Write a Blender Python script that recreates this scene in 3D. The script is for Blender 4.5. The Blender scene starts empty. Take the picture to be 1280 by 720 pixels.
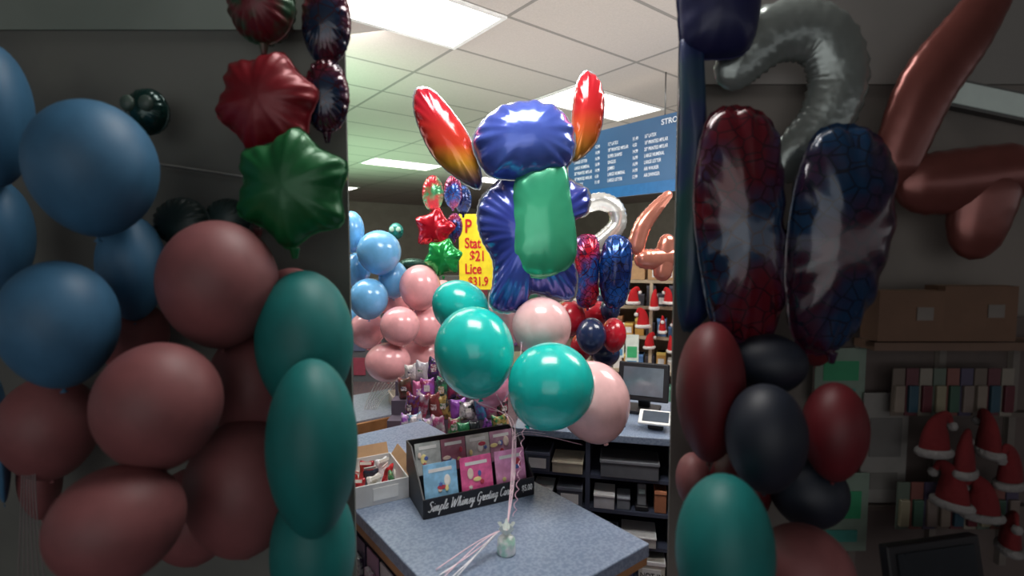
import bpy, math, random
from mathutils import Vector, Matrix
random.seed(4)
F=640.0; CZ=1.65; PT=math.atan(45/640)
cp,sp=math.cos(PT),math.sin(PT)
def ray(px,py):
    a=(px-640)/F; b=-(py-360)/F
    return Vector((a, cp+b*sp, -sp+b*cp))
def P(px,py,d): return Vector((0,0,CZ))+ray(px,py)*d
def onz(px,py,z):
    r=ray(px,py); return Vector((0,0,CZ))+r*((z-CZ)/r.z)
R38=math.radians(38)
U=Vector((-math.sin(R38),math.cos(R38),0)); V=Vector((math.cos(R38),math.sin(R38),0))
col=bpy.context.scene.collection
def lin(c): 
    c=c/255; return c/12.92 if c<=.04045 else ((c+.055)/1.055)**2.4
def C(c): return (lin(c[0]),lin(c[1]),lin(c[2]),1)
_m={}
def mat(c,rough=.5,metal=0,coat=0,spec=.5,emit=0,bump=0,bscale=40,noise=None,nscale=20,key='',alpha=1,trans=0):
    k=(tuple(c),rough,metal,coat,spec,emit,bump,bscale,tuple(noise) if noise else None,nscale,key,alpha,trans)
    if k in _m: return _m[k]
    m=bpy.data.materials.new('finish'); m.use_nodes=True
    nt=m.node_tree; b=nt.nodes['Principled BSDF']
    b.inputs['Base Color'].default_value=C(c); b.inputs['Roughness'].default_value=rough
    b.inputs['Metallic'].default_value=metal; b.inputs['Coat Weight'].default_value=coat
    b.inputs['Specular IOR Level'].default_value=spec
    b.inputs['Alpha'].default_value=alpha
    b.inputs['Transmission Weight'].default_value=trans
    if emit:
        b.inputs['Emission Color'].default_value=C(c); b.inputs['Emission Strength'].default_value=emit
    tc=nt.nodes.new('ShaderNodeTexCoord')
    n=nt.nodes.new('ShaderNodeTexNoise'); n.inputs['Scale'].default_value=nscale; n.inputs['Detail'].default_value=4
    nt.links.new(tc.outputs['Object'],n.inputs['Vector'])
    r=nt.nodes.new('ShaderNodeValToRGB')
    c2=noise if noise else [min(255,x*1.04+1) for x in c]
    r.color_ramp.elements[0].color=C(c); r.color_ramp.elements[1].color=C(c2)
    r.color_ramp.elements[0].position=.42; r.color_ramp.elements[1].position=.58
    nt.links.new(n.outputs['Fac'],r.inputs['Fac']); nt.links.new(r.outputs['Color'],b.inputs['Base Color'])
    if bump:
        n2=nt.nodes.new('ShaderNodeTexNoise'); n2.inputs['Scale'].default_value=bscale
        nt.links.new(tc.outputs['Object'],n2.inputs['Vector'])
        bp=nt.nodes.new('ShaderNodeBump'); bp.inputs['Strength'].default_value=bump; bp.inputs['Distance'].default_value=.01
        nt.links.new(n2.outputs['Fac'],bp.inputs['Height']); nt.links.new(bp.outputs['Normal'],b.inputs['Normal'])
    _m[k]=m; return m
def obj(name,data,parent=None,loc=(0,0,0),rot=(0,0,0),scale=(1,1,1)):
    o=bpy.data.objects.new(name,data); o.location=loc; o.rotation_euler=rot; o.scale=scale
    col.objects.link(o)
    if parent: o.parent=parent
    return o
def tag(o,label,cat,group=None):
    o['label']=label; o['category']=cat
    if group: o['group']=group
    return o
def root(name,loc,rz=0,label='',cat='',group=None,rot=None):
    return tag(obj(name,None,None,loc,rot if rot else (0,0,rz)),label,cat,group)
def mesh(name,vs,fs,m,smooth=False):
    me=bpy.data.meshes.new(name); me.from_pydata([tuple(v) for v in vs],[],fs); me.update()
    if smooth: me.polygons.foreach_set('use_smooth',[True]*len(me.polygons))
    if m: me.materials.append(m)
    return me
def boxv(sx,sy,sz,cx=0,cy=0,cz=0):
    v=[(cx+a*sx/2,cy+b*sy/2,cz+c*sz/2) for a in(-1,1) for b in(-1,1) for c in(-1,1)]
    f=[(0,1,3,2),(4,6,7,5),(0,4,5,1),(2,3,7,6),(0,2,6,4),(1,5,7,3)]
    return v,f
def box(name,c,s,m,parent=None,rot=(0,0,0),bev=0):
    v,f=boxv(*s); o=obj(name,mesh(name,v,f,m),parent,c,rot)
    if bev:
        b=o.modifiers.new('b','BEVEL'); b.width=bev; b.segments=3
    return o
def boxes(name,lst,m,parent=None,loc=(0,0,0),rot=(0,0,0)):
    V_=[];F_=[]
    for c,s in lst:
        v,f=boxv(*s,*c); n=len(V_); V_+=v; F_+=[tuple(i+n for i in q) for q in f]
    return obj(name,mesh(name,V_,F_,m),parent,loc,rot)
def revolve(prof,n=32):
    vs=[];fs=[]
    for r,z in prof:
        for i in range(n):
            a=2*math.pi*i/n; vs.append((r*math.cos(a),r*math.sin(a),z))
    for j in range(len(prof)-1):
        for i in range(n):
            k=(i+1)%n; fs.append((j*n+i,(j+1)*n+i,(j+1)*n+k,j*n+k))
    return vs,fs
def cat(pts,n,closed):
    out=[];L=len(pts); segs=L if closed else L-1
    for i in range(segs):
        p=[pts[(i+k)%L] if closed else pts[min(max(i+k,0),L-1)] for k in(-1,0,1,2)]
        for j in range(n):
            t=j/n
            out.append(tuple(.5*((2*p[1][q])+(-p[0][q]+p[2][q])*t+(2*p[0][q]-5*p[1][q]+4*p[2][q]-p[3][q])*t*t+(-p[0][q]+3*p[1][q]-3*p[2][q]+p[3][q])*t**3) for q in range(len(p[1]))))
    if not closed: out.append(tuple(pts[-1]))
    return out
def tube(name,pts,rad,m,parent=None,n=12,res=8,flat=1,ends=False,loc=(0,0,0),crinkle=0):
    rl=rad if isinstance(rad,(list,tuple)) else [rad]*len(pts)
    q=cat([tuple(p)+(r,) for p,r in zip(pts,rl)],res,False)
    vs=[];fs=[];M=len(q)
    tot=[0]
    for i in range(1,M): tot.append(tot[-1]+(Vector(q[i][:3])-Vector(q[i-1][:3])).length)
    for i in range(M):
        a=Vector(q[max(0,i-1)][:3]); b=Vector(q[min(M-1,i+1)][:3]); t=(b-a).normalized()
        ref=Vector((.05,1,.07)); n1=t.cross(ref).normalized(); n2=n1.cross(t).normalized()
        r=q[i][3]
        if ends:
            s=min(tot[i],tot[-1]-tot[i])/r
            if s<1: r*=math.sqrt(max(0.0004,1-(1-s)**2))
        for k in range(n):
            an=2*math.pi*k/n
            rr=r*(1+crinkle*(abs(math.cos(an))**3)*math.sin(i*2.2+ (1.5 if math.cos(an)>0 else 0)))
            vs.append(Vector(q[i][:3])+n1*math.cos(an)*rr+n2*math.sin(an)*rr*flat)
    for i in range(M-1):
        for k in range(n):
            k2=(k+1)%n; fs.append((i*n+k,i*n+k2,(i+1)*n+k2,(i+1)*n+k))
    fs.append(tuple(range(n))[::-1]); fs.append(tuple((M-1)*n+k for k in range(n)))
    return obj(name,mesh(name,vs,fs,m,True),parent,loc)
def pillow(name,pts,th,m,parent=None,loc=(0,0,0),rot=(0,0,0),scale=1,wr=.06,n=8,rings=12,seam=.04,cen=None,seam_m=None):
    """inflated foil shape. pts: (dx,dy px, y down) -> local XZ plane, y = thickness"""
    q=cat(pts,n,True); N=len(q)
    cx=sum(p[0] for p in q)/N; cy=sum(p[1] for p in q)/N
    if cen: cx,cy=cen
    q=[((p[0])*scale,(-p[1])*scale) for p in q]; cx*=scale; cy*=-scale
    vs=[];fs=[];sf=[]
    ph=random.random()*6
    for side in(-1,1):
        base=len(vs); vs.append((cx,side*th,cy))
        for j in range(1,rings+1):
            t=math.sin(j/rings*math.pi/2)
            h=th*math.sqrt(max(0,1-t*t))
            for i,(x,y) in enumerate(q):
                w=wr*th*(t**5)*(1 if j<rings else 0)*(math.sin(i/N*2*math.pi*round(N/5)+ph)+.6*math.sin(i/N*2*math.pi*round(N/8)+2*ph))
                vs.append((cx+(x-cx)*t,side*(h+w*.8+.0006),cy+(y-cy)*t))
        for i in range(N):
            k=(i+1)%N; f=(base,base+1+i,base+1+k); fs.append(f if side>0 else f[::-1])
        for j in range(rings-1):
            for i in range(N):
                k=(i+1)%N; a=base+1+j*N
                f=(a+i,a+N+i,a+N+k,a+k); fs.append(f if side>0 else f[::-1])
        s0=len(vs)
        for i,(x,y) in enumerate(q):
            d=math.hypot(x-cx,y-cy); e=1+seam*(.8+.2*math.sin(i*2.1)) 
            vs.append((cx+(x-cx)*e,side*.0004,cy+(y-cy)*e))
        for i in range(N):
            k=(i+1)%N; a=base+1+(rings-1)*N
            f=(a+i,s0+i,s0+k,a+k); sf.append(len(fs)); fs.append(f if side>0 else f[::-1])
    me=mesh(name,vs,fs,m,True)
    if seam_m:
        me.materials.append(seam_m)
        for i in sf: me.polygons[i].material_index=1
    return obj(name,me,parent,loc,rot)
def text(s,parent,loc,size,m,rot=(math.pi/2,0,0),align='LEFT',shear=0,sx=1,name='lettering',ext=.0006,bold=0):
    cu=bpy.data.curves.new('t','FONT'); cu.body=s; cu.size=size; cu.align_x=align; cu.shear=shear; cu.extrude=ext; cu.offset=bold
    t=bpy.data.objects.new('tmp',cu); col.objects.link(t)
    bpy.context.view_layer.update()
    me=bpy.data.meshes.new_from_object(t.evaluated_get(bpy.context.evaluated_depsgraph_get()))
    bpy.data.objects.remove(t); me.materials.clear(); me.materials.append(m)
    return obj(name,me,parent,loc,rot,(sx,1,1))

# ---------------- balloons
prof=[]
for i in range(25):
    a=math.pi*i/24
    z=math.cos(a); r=math.sin(a)
    if z<0: r*=1-.10*(-z)**2; z*=1.10
    prof.append((max(r,.0005),z))
bv,bf=revolve(prof,40)
kprof=[(.03,-1.08),(.035,-1.10),(.022,-1.12),(.03,-1.135),(.065,-1.16),(.07,-1.175),(.02,-1.17)]
kv,kf=revolve(kprof,16)
bme={}
def balloon(px,py,rx,ry,d,c,label,group,tilt=(0,0),rough=.22,coat=.4,dr=None,**k):
    key=(tuple(c),rough,coat)
    if key not in bme:
        m=mat(c,rough,0,coat,.5,bump=.02,bscale=2,nscale=2.5,**k)
        bme[key]=(mesh('balloon',bv,bf,m,True),mesh('knot',kv,kf,m,True))
    th=math.atan(abs(px-640)/F)
    sx=rx*d/F*math.cos(th); sz=ry*d/F/1.05
    o=obj('balloon',bme[key][0],None,P(px,py,d)+Vector((0,0,sz*.05)),(tilt[0],tilt[1],-math.copysign(th,px-640)),(sx,(sx+sz)/2 if dr is None else dr,sz))
    tag(o,label,'balloon',group)
    obj('knot',bme[key][1],o)
    return o
TEAL=(30,200,190); BLUE=(110,178,228); PK=(240,172,176); PK2=(246,194,194)
g='pink and blue latex balloon cluster'
for a in [(440,290,16,26,3.0),(474,316,28,28,2.9),(461,374,25,26,2.85),(492,350,19,24,3.05),(446,338,18,22,3.12),(447,400,14,20,3.25)]:
    balloon(*a,BLUE,'glossy sky blue latex balloon in a floating cluster',g)
for a in [(525,360,26,29,2.9),(500,408,25,25,2.75),(485,453,29,25,2.8),(459,413,23,23,3.1),(532,408,23,26,3.0),(528,446,27,27,3.15),(553,374,20,24,3.2),(494,378,20,22,3.2),(548,438,20,26,3.3),(505,440,22,24,3.35)]:
    balloon(*a,PK,'pale pink latex balloon in a floating cluster',g)
g='balloon bouquet tied to the counter weight'
balloon(576,384,37,33,1.75,TEAL,'glossy teal latex balloon at the top of the bouquet',g,(.1,.5))
balloon(593,441,50,58,1.5,TEAL,'large glossy teal latex balloon in the bouquet',g,(0,-.12))
balloon(689,484,54,56,1.42,TEAL,'large round glossy teal latex balloon in the bouquet',g,(0,.5))
balloon(677,410,37,39,1.66,PK2,'pearly pink latex balloon under the foil balloon',g)
balloon(741,503,46,52,1.62,PK2,'large pearly pink latex balloon in the bouquet',g,(0,-.3))
balloon(632,402,24,32,1.95,PK2,'pearly pink latex balloon behind teal balloons',g)
balloon(612,484,25,26,1.75,(232,150,180),'pink latex balloon low in the bouquet',g)
g='red and navy latex balloon cluster'
RED=(176,28,44); NAVY=(34,48,82)
for (a,c) in [((713,398,19,23,2.8),RED),((739,420,19,23,2.7),NAVY),((767,419,16,22,2.75),RED),((746,392,17,16,3.0),RED),((762,388,13,15,2.95),NAVY),((757,442,18,17,2.9),NAVY),((727,434,14,18,3.0),RED),((742,380,14,14,3.1),NAVY)]:
    balloon(*a,c,('shiny red' if c is RED else 'dark navy')+' latex balloon in a floating cluster',g)

# ---------------- main foil balloon (plain)
S=1.7/F
def rel(pts,ox,oy): return [(a-ox,b-oy) for a,b in pts]
mf=root('foil_balloon',P(660,270,1.7),0,'large plain blue foil balloon with green front panel and red lobes','foil balloon',rot=(math.radians(-4),0,math.radians(4)))
smv=mat((205,208,214),.2,.7,.3)
fblue=mat((72,90,184),.2,.3,.6,bump=.15,bscale=9,noise=(60,74,168),nscale=5,key='fb')
body=pillow('body',rel([(612,238),(640,218),(690,206),(713,225),(736,240),(734,266),(716,280),(716,320),(721,350),(714,374),(690,371),(664,366),(655,383),(630,389),(612,378),(616,352),(616,325),(604,302),(598,280),(600,255)],660,270),.1,fblue,mf,scale=S,wr=.12,cen=(0,25),seam_m=smv)
pillow('upper_lobe',rel([(593,190),(600,165),(625,143),(660,135),(692,142),(712,165),(714,196),(698,218),(655,228),(612,224)],660,270),.1,mat((84,108,200),.2,.3,.6,bump=.15,bscale=9,noise=(72,92,184),nscale=7,key='fh'),mf,(0,-.055,0),scale=S,wr=.12,seam_m=smv)
pillow('front_panel',rel([(645,228),(675,205),(700,210),(709,250),(716,310),(705,336),(675,348),(645,338),(636,300),(638,260)],660,270),.045,mat((56,166,126),.22,.3,.5,bump=.12,bscale=8,noise=(70,182,138),nscale=4,key='fg'),mf,(0,-.072,0),scale=S,wr=.05,seam=.02)
def gradmat(stops,axis,lo,hi):
    m=bpy.data.materials.new('printed_foil'); m.use_nodes=True; nt=m.node_tree; b=nt.nodes['Principled BSDF']
    b.inputs['Roughness'].default_value=.18; b.inputs['Metallic'].default_value=.3; b.inputs['Coat Weight'].default_value=.6
    tc=nt.nodes.new('ShaderNodeTexCoord'); s=nt.nodes.new('ShaderNodeSeparateXYZ'); mr=nt.nodes.new('ShaderNodeMapRange')
    mr.inputs['From Min'].default_value=lo; mr.inputs['From Max'].default_value=hi
    r=nt.nodes.new('ShaderNodeValToRGB')
    els=r.color_ramp.elements
    els[0].position=stops[0][0]; els[0].color=C(stops[0][1]); els[1].position=stops[-1][0]; els[1].color=C(stops[-1][1])
    for p,c in stops[1:-1]:
        e=els.new(p); e.color=C(c)
    nt.links.new(tc.outputs['Object'],s.inputs[0]); nt.links.new(s.outputs[axis],mr.inputs[0]); nt.links.new(mr.outputs[0],r.inputs[0]); nt.links.new(r.outputs[0],b.inputs['Base Color'])
    return m
gm=gradmat([(0,(40,44,110)),(.22,(225,160,50)),(.42,(215,65,40)),(.75,(200,34,48)),(1,(190,30,54))],2,35*S,150*S)
gm2=gradmat([(0,(235,170,60)),(.3,(224,100,45)),(.55,(210,44,45)),(1,(195,30,50))],2,70*S,178*S)
pillow('side_lobe',rel([(524,117),(543,118),(566,142),(588,175),(600,212),(598,236),(572,224),(545,200),(528,168),(520,138)],660,270),.045,gm,mf,(0,-.01,0),scale=S,wr=.12,seam=.05,seam_m=smv)
pillow('side_lobe',rel([(733,90),(748,97),(756,120),(754,152),(744,180),(722,200),(713,196),(714,165),(717,130),(722,105)],660,270),.045,gm2,mf,(0,-.01,0),scale=S,wr=.12,seam=.05,seam_m=smv)
tube('tail',[(-.03,0,-.29),(-.03,0,-.36)],[.012,.006],fblue,mf)

# ---------------- foil shapes
def star(r1,r2,n=5,rot0=0):
    return [((r1 if i%2==0 else r2)*math.sin(rot0+i*math.pi/n),-(r1 if i%2==0 else r2)*math.cos(rot0+i*math.pi/n)) for i in range(2*n)]
def oval(rx,ry,n=14): return [(rx*math.sin(2*math.pi*i/n),-ry*math.cos(2*math.pi*i/n)) for i in range(n)]
def foil(px,py,d,pts,th,m,label,group=None,rz=0,wr=.15,tail=True,name='foil_balloon',roll=0,seam_m=None):
    r=root(name,P(px,py,d),rz,label,'foil balloon',group,rot=(0,roll,rz))
    pillow('foil_panel',pts,th,m,r,scale=d/F,wr=wr,seam_m=seam_m)
    y=min(-p[1] for p in pts)*d/F
    if tail: tube('inflation_tail',[(0,0,y),(0,0,y-.02)],[.01,.005],m,r,n=8)
    return r
def printm(c1,c2,line,scale,metal=.45,k=''):
    m=mat(c1,.2,metal,.4,bump=.2,bscale=14,noise=c2,nscale=scale*.4,key='pr'+k+str(c1)+str(scale))
    nt=m.node_tree; b=nt.nodes['Principled BSDF']; src=b.inputs['Base Color'].links[0].from_socket
    v=nt.nodes.new('ShaderNodeTexVoronoi'); v.feature='DISTANCE_TO_EDGE'; v.inputs['Scale'].default_value=scale*2
    tc=nt.nodes.new('ShaderNodeTexCoord'); nt.links.new(tc.outputs['Object'],v.inputs['Vector'])
    r=nt.nodes.new('ShaderNodeValToRGB'); r.color_ramp.elements[0].position=.02; r.color_ramp.elements[1].position=.06
    nt.links.new(v.outputs['Distance'],r.inputs[0])
    mx=nt.nodes.new('ShaderNodeMixRGB'); nt.links.new(r.outputs[0],mx.inputs[0]); mx.inputs[1].default_value=C(line); nt.links.new(src,mx.inputs[2])
    nt.links.new(mx.outputs[0],b.inputs['Base Color'])
    return m
red_f=mat((200,22,44),.2,.5,.4,bump=.3,bscale=14)
grn_f=mat((34,165,80),.2,.5,.4,bump=.3,bscale=14)
rb=printm((196,26,48),(34,80,160),(70,16,50),16)
rb2=printm((30,84,165),(24,40,96),(20,20,50),16)
g='hanging metallic foil balloons'
foil(541,242,3.0,oval(13,22),.05,mat((196,40,54),.25,.4,.4,noise=(70,150,100),nscale=14,key='rgc'),'round red and green patterned foil balloon',g)
foil(566,240,3.1,oval(11,20),.05,rb,'round red and blue patterned foil balloon',g)
foil(579,250,3.2,oval(10,18),.05,rb2,'round dark blue foil balloon',g)
foil(543,286,2.95,star(26,19,5,.2),.05,red_f,'metallic red star foil balloon',g)
foil(568,283,3.05,oval(10,16),.04,rb,'small red and blue foil balloon',g)
foil(554,322,2.9,star(24,19,6,.3),.05,grn_f,'metallic green star foil balloon',g)
foil(545,318,3.1,oval(6,20),.03,mat((235,230,225),.3,.4,noise=(190,40,50),nscale=16,key='st'),'slim white and red striped foil balloon',g)
foil(516,330,3.4,oval(17,7),.04,mat((40,70,60),.25,.5),'small dark green foil balloon',g,tail=False)
def owl(px,py,d,s,dark=1):  # dark scales the colours down to make the side copy look dim
    r=root('foil_balloon',P(px,py,d),0,'small teal round foil balloon with two printed discs','foil balloon')
    k=d/F*s
    pillow('foil_panel',oval(9,10),.03,mat((30*dark,120*dark,110*dark),.25,.4,.3,key='ow'),r,scale=k)
    pillow('printed_disc',oval(3,3.4),.008,mat((150*dark,190*dark,170*dark),.4,key='od'),r,(-4*k,-.03,2*k),scale=k)
    pillow('printed_disc',oval(3,3.4),.008,mat((150*dark,190*dark,170*dark),.4,key='od'),r,(4*k,-.03,2*k),scale=k)
owl(495,289,3.6,1)
foil(735,338,2.7,[(-16,-38),(0,-44),(12,-38),(15,-15),(13,10),(12,38),(0,46),(-14,38),(-12,10),(-17,-15)],.07,rb,'tall red and blue patterned foil balloon above cluster','tall patterned foil balloons',.2)
foil(768,342,2.65,[(-8,-44),(8,-46),(20,-34),(20,0),(14,34),(0,44),(-12,36),(-18,10),(-16,-25)],.07,rb2,'tall dark blue patterned foil balloon above cluster','tall patterned foil balloons',-.2)
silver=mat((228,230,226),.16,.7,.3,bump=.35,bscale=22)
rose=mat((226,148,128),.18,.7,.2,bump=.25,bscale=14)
silver_dim=mat((134,142,138),.24,.5,.2,bump=.4,bscale=22)  # silver again, dimness put into the colour
rose_dim=mat((116,66,60),.28,.5,.1,bump=.15,bscale=10)  # rose gold again, dimness put into the colour
def digit(px,py,d,paths,m,label,flat=.7,rz=0,cr=.05):
    r=root('number_foil_balloon',P(px,py,d),rz,label,'foil balloon')
    for i,(pts,rad) in enumerate(paths):
        k=d/F
        tube('stroke' ,[((a-px)*k,i*.004,-(b-py)*k) for a,b in pts],[q*k for q in rad],m,r,n=24,res=12,flat=flat,ends=True,crinkle=cr)
    return r
digit(750,278,3.2,[([(724,272),(732,258),(750,252),(768,260),(772,280),(756,298),(738,310),(725,318)],[7,10,11,11,11,11,10,8]),([(728,316),(745,318),(766,316)],[8,9,8])],silver,'silver foil balloon shaped like the number two')
digit(815,300,2.9,[([(838,240),(818,262),(802,285),(793,318)],[5,9,11,11]),([(793,322),(815,324),(850,320)],[11,13,12]),([(836,292),(832,320),(828,352)],[9,13,11])],rose,'rose gold foil balloon shaped like the number four')

# ---------------- room
def struct(o): o['kind']='structure'; return o
RM=R38
ceil_m=bpy.data.materials.new('ceiling_tile'); ceil_m.use_nodes=True
nt=ceil_m.node_tree; b=nt.nodes['Principled BSDF']; b.inputs['Roughness'].default_value=.9
tc=nt.nodes.new('ShaderNodeTexCoord'); br=nt.nodes.new('ShaderNodeTexBrick'); br.offset=0; br.squash=1
br.inputs['Scale'].default_value=1; br.inputs['Brick Width'].default_value=1.2; br.inputs['Row Height'].default_value=.6; br.inputs['Mortar Size'].default_value=.014; br.inputs['Mortar Smooth'].default_value=.1
br.inputs['Color1'].default_value=C((204,196,188)); br.inputs['Color2'].default_value=C((199,191,183)); br.inputs['Mortar'].default_value=C((150,146,140))
nn=nt.nodes.new('ShaderNodeTexNoise'); nn.inputs['Scale'].default_value=90
mp=nt.nodes.new('ShaderNodeMapping')
mx=nt.nodes.new('ShaderNodeMixRGB'); mx.blend_type='MULTIPLY'; mx.inputs[0].default_value=.2
nt.links.new(tc.outputs['Object'],mp.inputs[0]); nt.links.new(mp.outputs[0],br.inputs['Vector']); nt.links.new(tc.outputs['Object'],nn.inputs['Vector'])
nt.links.new(br.outputs['Color'],mx.inputs[1]); nt.links.new(nn.outputs['Fac'],mx.inputs[2]); nt.links.new(mx.outputs[0],b.inputs['Base Color'])
CH=3.05
c1=onz(568,60,CH); c1r=(c1.dot(V),c1.dot(U))
mp.inputs['Location'].default_value=(-(c1r[0]%1.2),-(c1r[1]%.6),0)
struct(box('ceiling',(Vector((0,0,CH+.03))),(40,40,.06),ceil_m,rot=(0,0,RM)))
struct(box('floor',(Vector((0,0,-.03))),(40,40,.06),mat((120,94,100),.75,noise=(100,82,94),nscale=30,bump=.1),rot=(0,0,RM)))
wm=mat((176,168,156),.9,noise=(168,160,148),nscale=3)
struct(box('wall_back',V*2+U*14+Vector((0,0,CH/2)),(26,.1,CH),wm,rot=(0,0,RM)))
struct(box('wall_right',V*12+U*3+Vector((0,0,CH/2)),(.1,22,CH),wm,rot=(0,0,RM)))
pl=mat((104,106,100),.9,noise=(92,94,90),nscale=3,key='pl'); pr=mat((112,106,100),.9,noise=(100,95,90),nscale=3,key='pr')
PY=1.1
x0=-(202.5/F)*PY*1.0
struct(box('wall_left_added_partition',(x0-.9,PY*1.0,CH/2),(1.8,.008,CH),pl))  # added partitions: edge the side zones and keep shop light off them
struct(box('wall_right_added_partition',(-x0+.9,PY*1.0,CH/2),(1.8,.008,CH),pr))
zl=P(0,48,PY).z; zr=P(0,112,PY).z
struct(box('ceiling_standin_1',(x0-.9,PY-.0065,(zl+CH)/2),(1.8,.005,CH-zl),mat((124,134,126),.9,noise=(112,122,114),nscale=2)))  # added lighter bands, standing in for the dim ceiling above the side zones
struct(box('ceiling_standin_2',(-x0+.9,PY-.0065,(zr+CH)/2),(1.8,.005,CH-zr),mat((126,122,118),.9,noise=(114,112,108),nscale=2)))
em=mat((255,250,240),.6,emit=5,key='lamp'); wf=mat((225,225,222),.5)
for i,(dv,du) in enumerate([(0,0),(2.4,.6),(2.4,4.8),(4.8,5.4),(-2.4,3.0),(4.8,1.2),(0,7.8),(-2.4,7.2),(7.2,4.8),(2.4,8.4)]):
    x=c1r[0]+dv-.6; y=c1r[1]+du-.3
    r=root('ceiling_light',V*x+U*y+Vector((0,0,CH)),RM,'rectangular fluorescent panel light recessed in the tiled ceiling','ceiling light','recessed ceiling lights')
    box('diffuser',(0,0,-.006),(1.14,.54,.008),em,r)
    boxes('frame',[((0,.285,-.006),(1.2,.03,.014)),((0,-.285,-.006),(1.2,.03,.014)),((.585,0,-.006),(.03,.54,.014)),((-.585,0,-.006),(.03,.54,.014))],wf,r)
# ---------------- counter
TZ=.95
cc=onz(812,679,TZ); 
lam=mat((116,132,156),.35,noise=(138,152,174),nscale=130,bump=.02,key='lam')
wd=mat((176,126,82),.5,noise=(150,102,62),nscale=7)
ct=root('service_counter',(cc.x,cc.y,0),RM,'grey-blue speckled laminate service counter with wood trim','counter')
W=.50;L=1.15
box('worktop',(-W/2,L/2,TZ-.0175),(W,L,.035),lam,ct,bev=.004)
box('edge_strip',(-W/2+.0,L/2,TZ-.045),(W-.004,L-.01,.022),wd,ct)
box('cabinet_body',(-W/2+.01,L/2,TZ/2-.03),(W-.07,L-.06,TZ-.06),mat((60,66,92),.6),ct)
pk=[(150,150,160),(70,60,90),(190,180,185),(120,60,80),(60,60,70),(160,120,150),(90,100,120)]
for i in range(9):
    for j in range(2):
        c_=pk[(i*3+j*2)%7]
        w=Matrix.Rotation(RM,4,'Z')@Vector((-W-.0+.01,.16+i*.085,TZ-.14-j*.16)); w+=Vector((cc.x,cc.y,0))
        r=root('hanging_packet',w,RM,'small card-backed packet hanging on the counter front','packet','packets hanging on the counter front')
        box('backing_card',(0,0,0),(.003,.07,.12),mat(c_,.4),r)
        box('blister',(-.008,0,-.015),(.014,.05,.06),mat((200,200,205),.15,trans=.3,noise=c_,nscale=60),r,bev=.004)
# greeting-card display
a=onz(530,650,TZ); b_=onz(667,618,TZ); ang=math.atan2(b_.y-a.y,b_.x-a.x); ln=(b_-a).length
blk=mat((30,30,35),.45)
gd=root('greeting_card_display',a+Vector((0,0,.001)),ang,'black tiered countertop display rack with white script lettering','display rack')
D=.17; Hh=.155
box('front_panel',(ln/2,0,.026),(ln,.004,.052),blk,gd)
box('back_panel',(ln/2,D,Hh/2),(ln,.004,Hh),blk,gd)
box('base',(ln/2,D/2,.003),(ln,D,.004),blk,gd)
box('tier_divider',(ln/2,D*.5,.04),(ln,.004,.08),blk,gd)
for x in(0,ln):
    v=[(x+q,y,z) for q in(-.002,.002) for y,z in((0,0),(D,0),(D,Hh),(D*.7,Hh),(0,.052))]
    obj('side_panel',mesh('side_panel',v,[(0,1,2,3,4),(9,8,7,6,5),(0,5,6,1),(1,6,7,2),(2,7,8,3),(3,8,9,4),(4,9,5,0)],blk),gd)
wh=mat((240,240,238),.5)
G={'S':(.9,[[(.75,1.75),(.45,1.95),(.15,1.6),(.5,1.1),(.7,.5),(.35,0),(0,.25)]]),
'i':(.4,[[(0,.3),(.2,1),(.12,.15),(.25,0),(.45,.3)],[(.25,1.4),(.28,1.48)]]),
'm':(1.15,[[(0,.3),(.15,1),(.1,0),(.3,.9),(.45,.9),(.4,0),(.65,.9),(.8,.9),(.75,.1),(.9,0),(1.1,.3)]]),
'p':(.75,[[(0,.3),(.2,1),(.0,-.9)],[(.1,.6),(.35,1),(.6,.7),(.45,.05),(.12,.1)],[(.45,.05),(.75,.3)]]),
'l':(.45,[[(0,.3),(.35,1.5),(.3,1.95),(.15,1.5),(.12,.2),(.25,0),(.45,.3)]]),
'e':(.6,[[(0,.4),(.35,.6),(.4,.95),(.2,.95),(.05,.4),(.25,0),(.6,.3)]]),
'W':(1.5,[[(0,1.8),(.15,1.9),(.2,0),(.7,1.5),(.75,0),(1.1,1),(1.4,2)]]),
'h':(.85,[[(0,.3),(.35,1.5),(.3,1.95),(.15,1.5),(.05,0),(.3,.85),(.5,.9),(.48,.1),(.6,0),(.85,.3)]]),
's':(.6,[[(0,.3),(.3,1),(.42,.5),(.25,0),(.05,.1)],[(.25,0),(.6,.3)]]),
'y':(.8,[[(0,.8),(.15,1),(.15,.3),(.3,.1),(.6,1),(.5,.2),(.3,-.8),(.1,-.7),(.4,-.1),(.8,.3)]]),
'G':(1.15,[[(.9,1.6),(.6,1.95),(.15,1.5),(.1,.5),(.4,0),(.8,.4),(.85,.9),(.55,.9)],[(.85,.9),(.8,-.5),(.5,-.8)]]),
'r':(.55,[[(0,.3),(.2,1.1),(.25,.85),(.45,.9),(.35,.1),(.5,0),(.6,.3)]]),
't':(.5,[[(0,.3),(.3,1.7),(.15,.2),(.28,0),(.5,.3)],[(.05,1.15),(.5,1.25)]]),
'n':(.8,[[(0,.3),(.15,1),(.1,0),(.3,.9),(.5,.9),(.45,.1),(.55,0),(.8,.3)]]),
'g':(.8,[[(.5,.9),(.25,1),(.05,.5),(.25,0),(.5,.6),(.55,1),(.4,-.7),(.15,-.8),(.15,-.5),(.8,.3)]]),
'C':(1.0,[[(.8,1.6),(.55,1.95),(.15,1.4),(.1,.5),(.4,0),(.95,.4)]]),
'a':(.75,[[(.5,.9),(.25,1),(.05,.5),(.22,0),(.48,.6),(.55,1),(.48,.2),(.58,0),(.75,.3)]]),
'd':(.75,[[(.5,.9),(.25,1),(.05,.5),(.22,0),(.48,.6),(.62,1.95),(.48,.2),(.58,0),(.75,.3)]]),
' ':(.55,[])}
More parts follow.
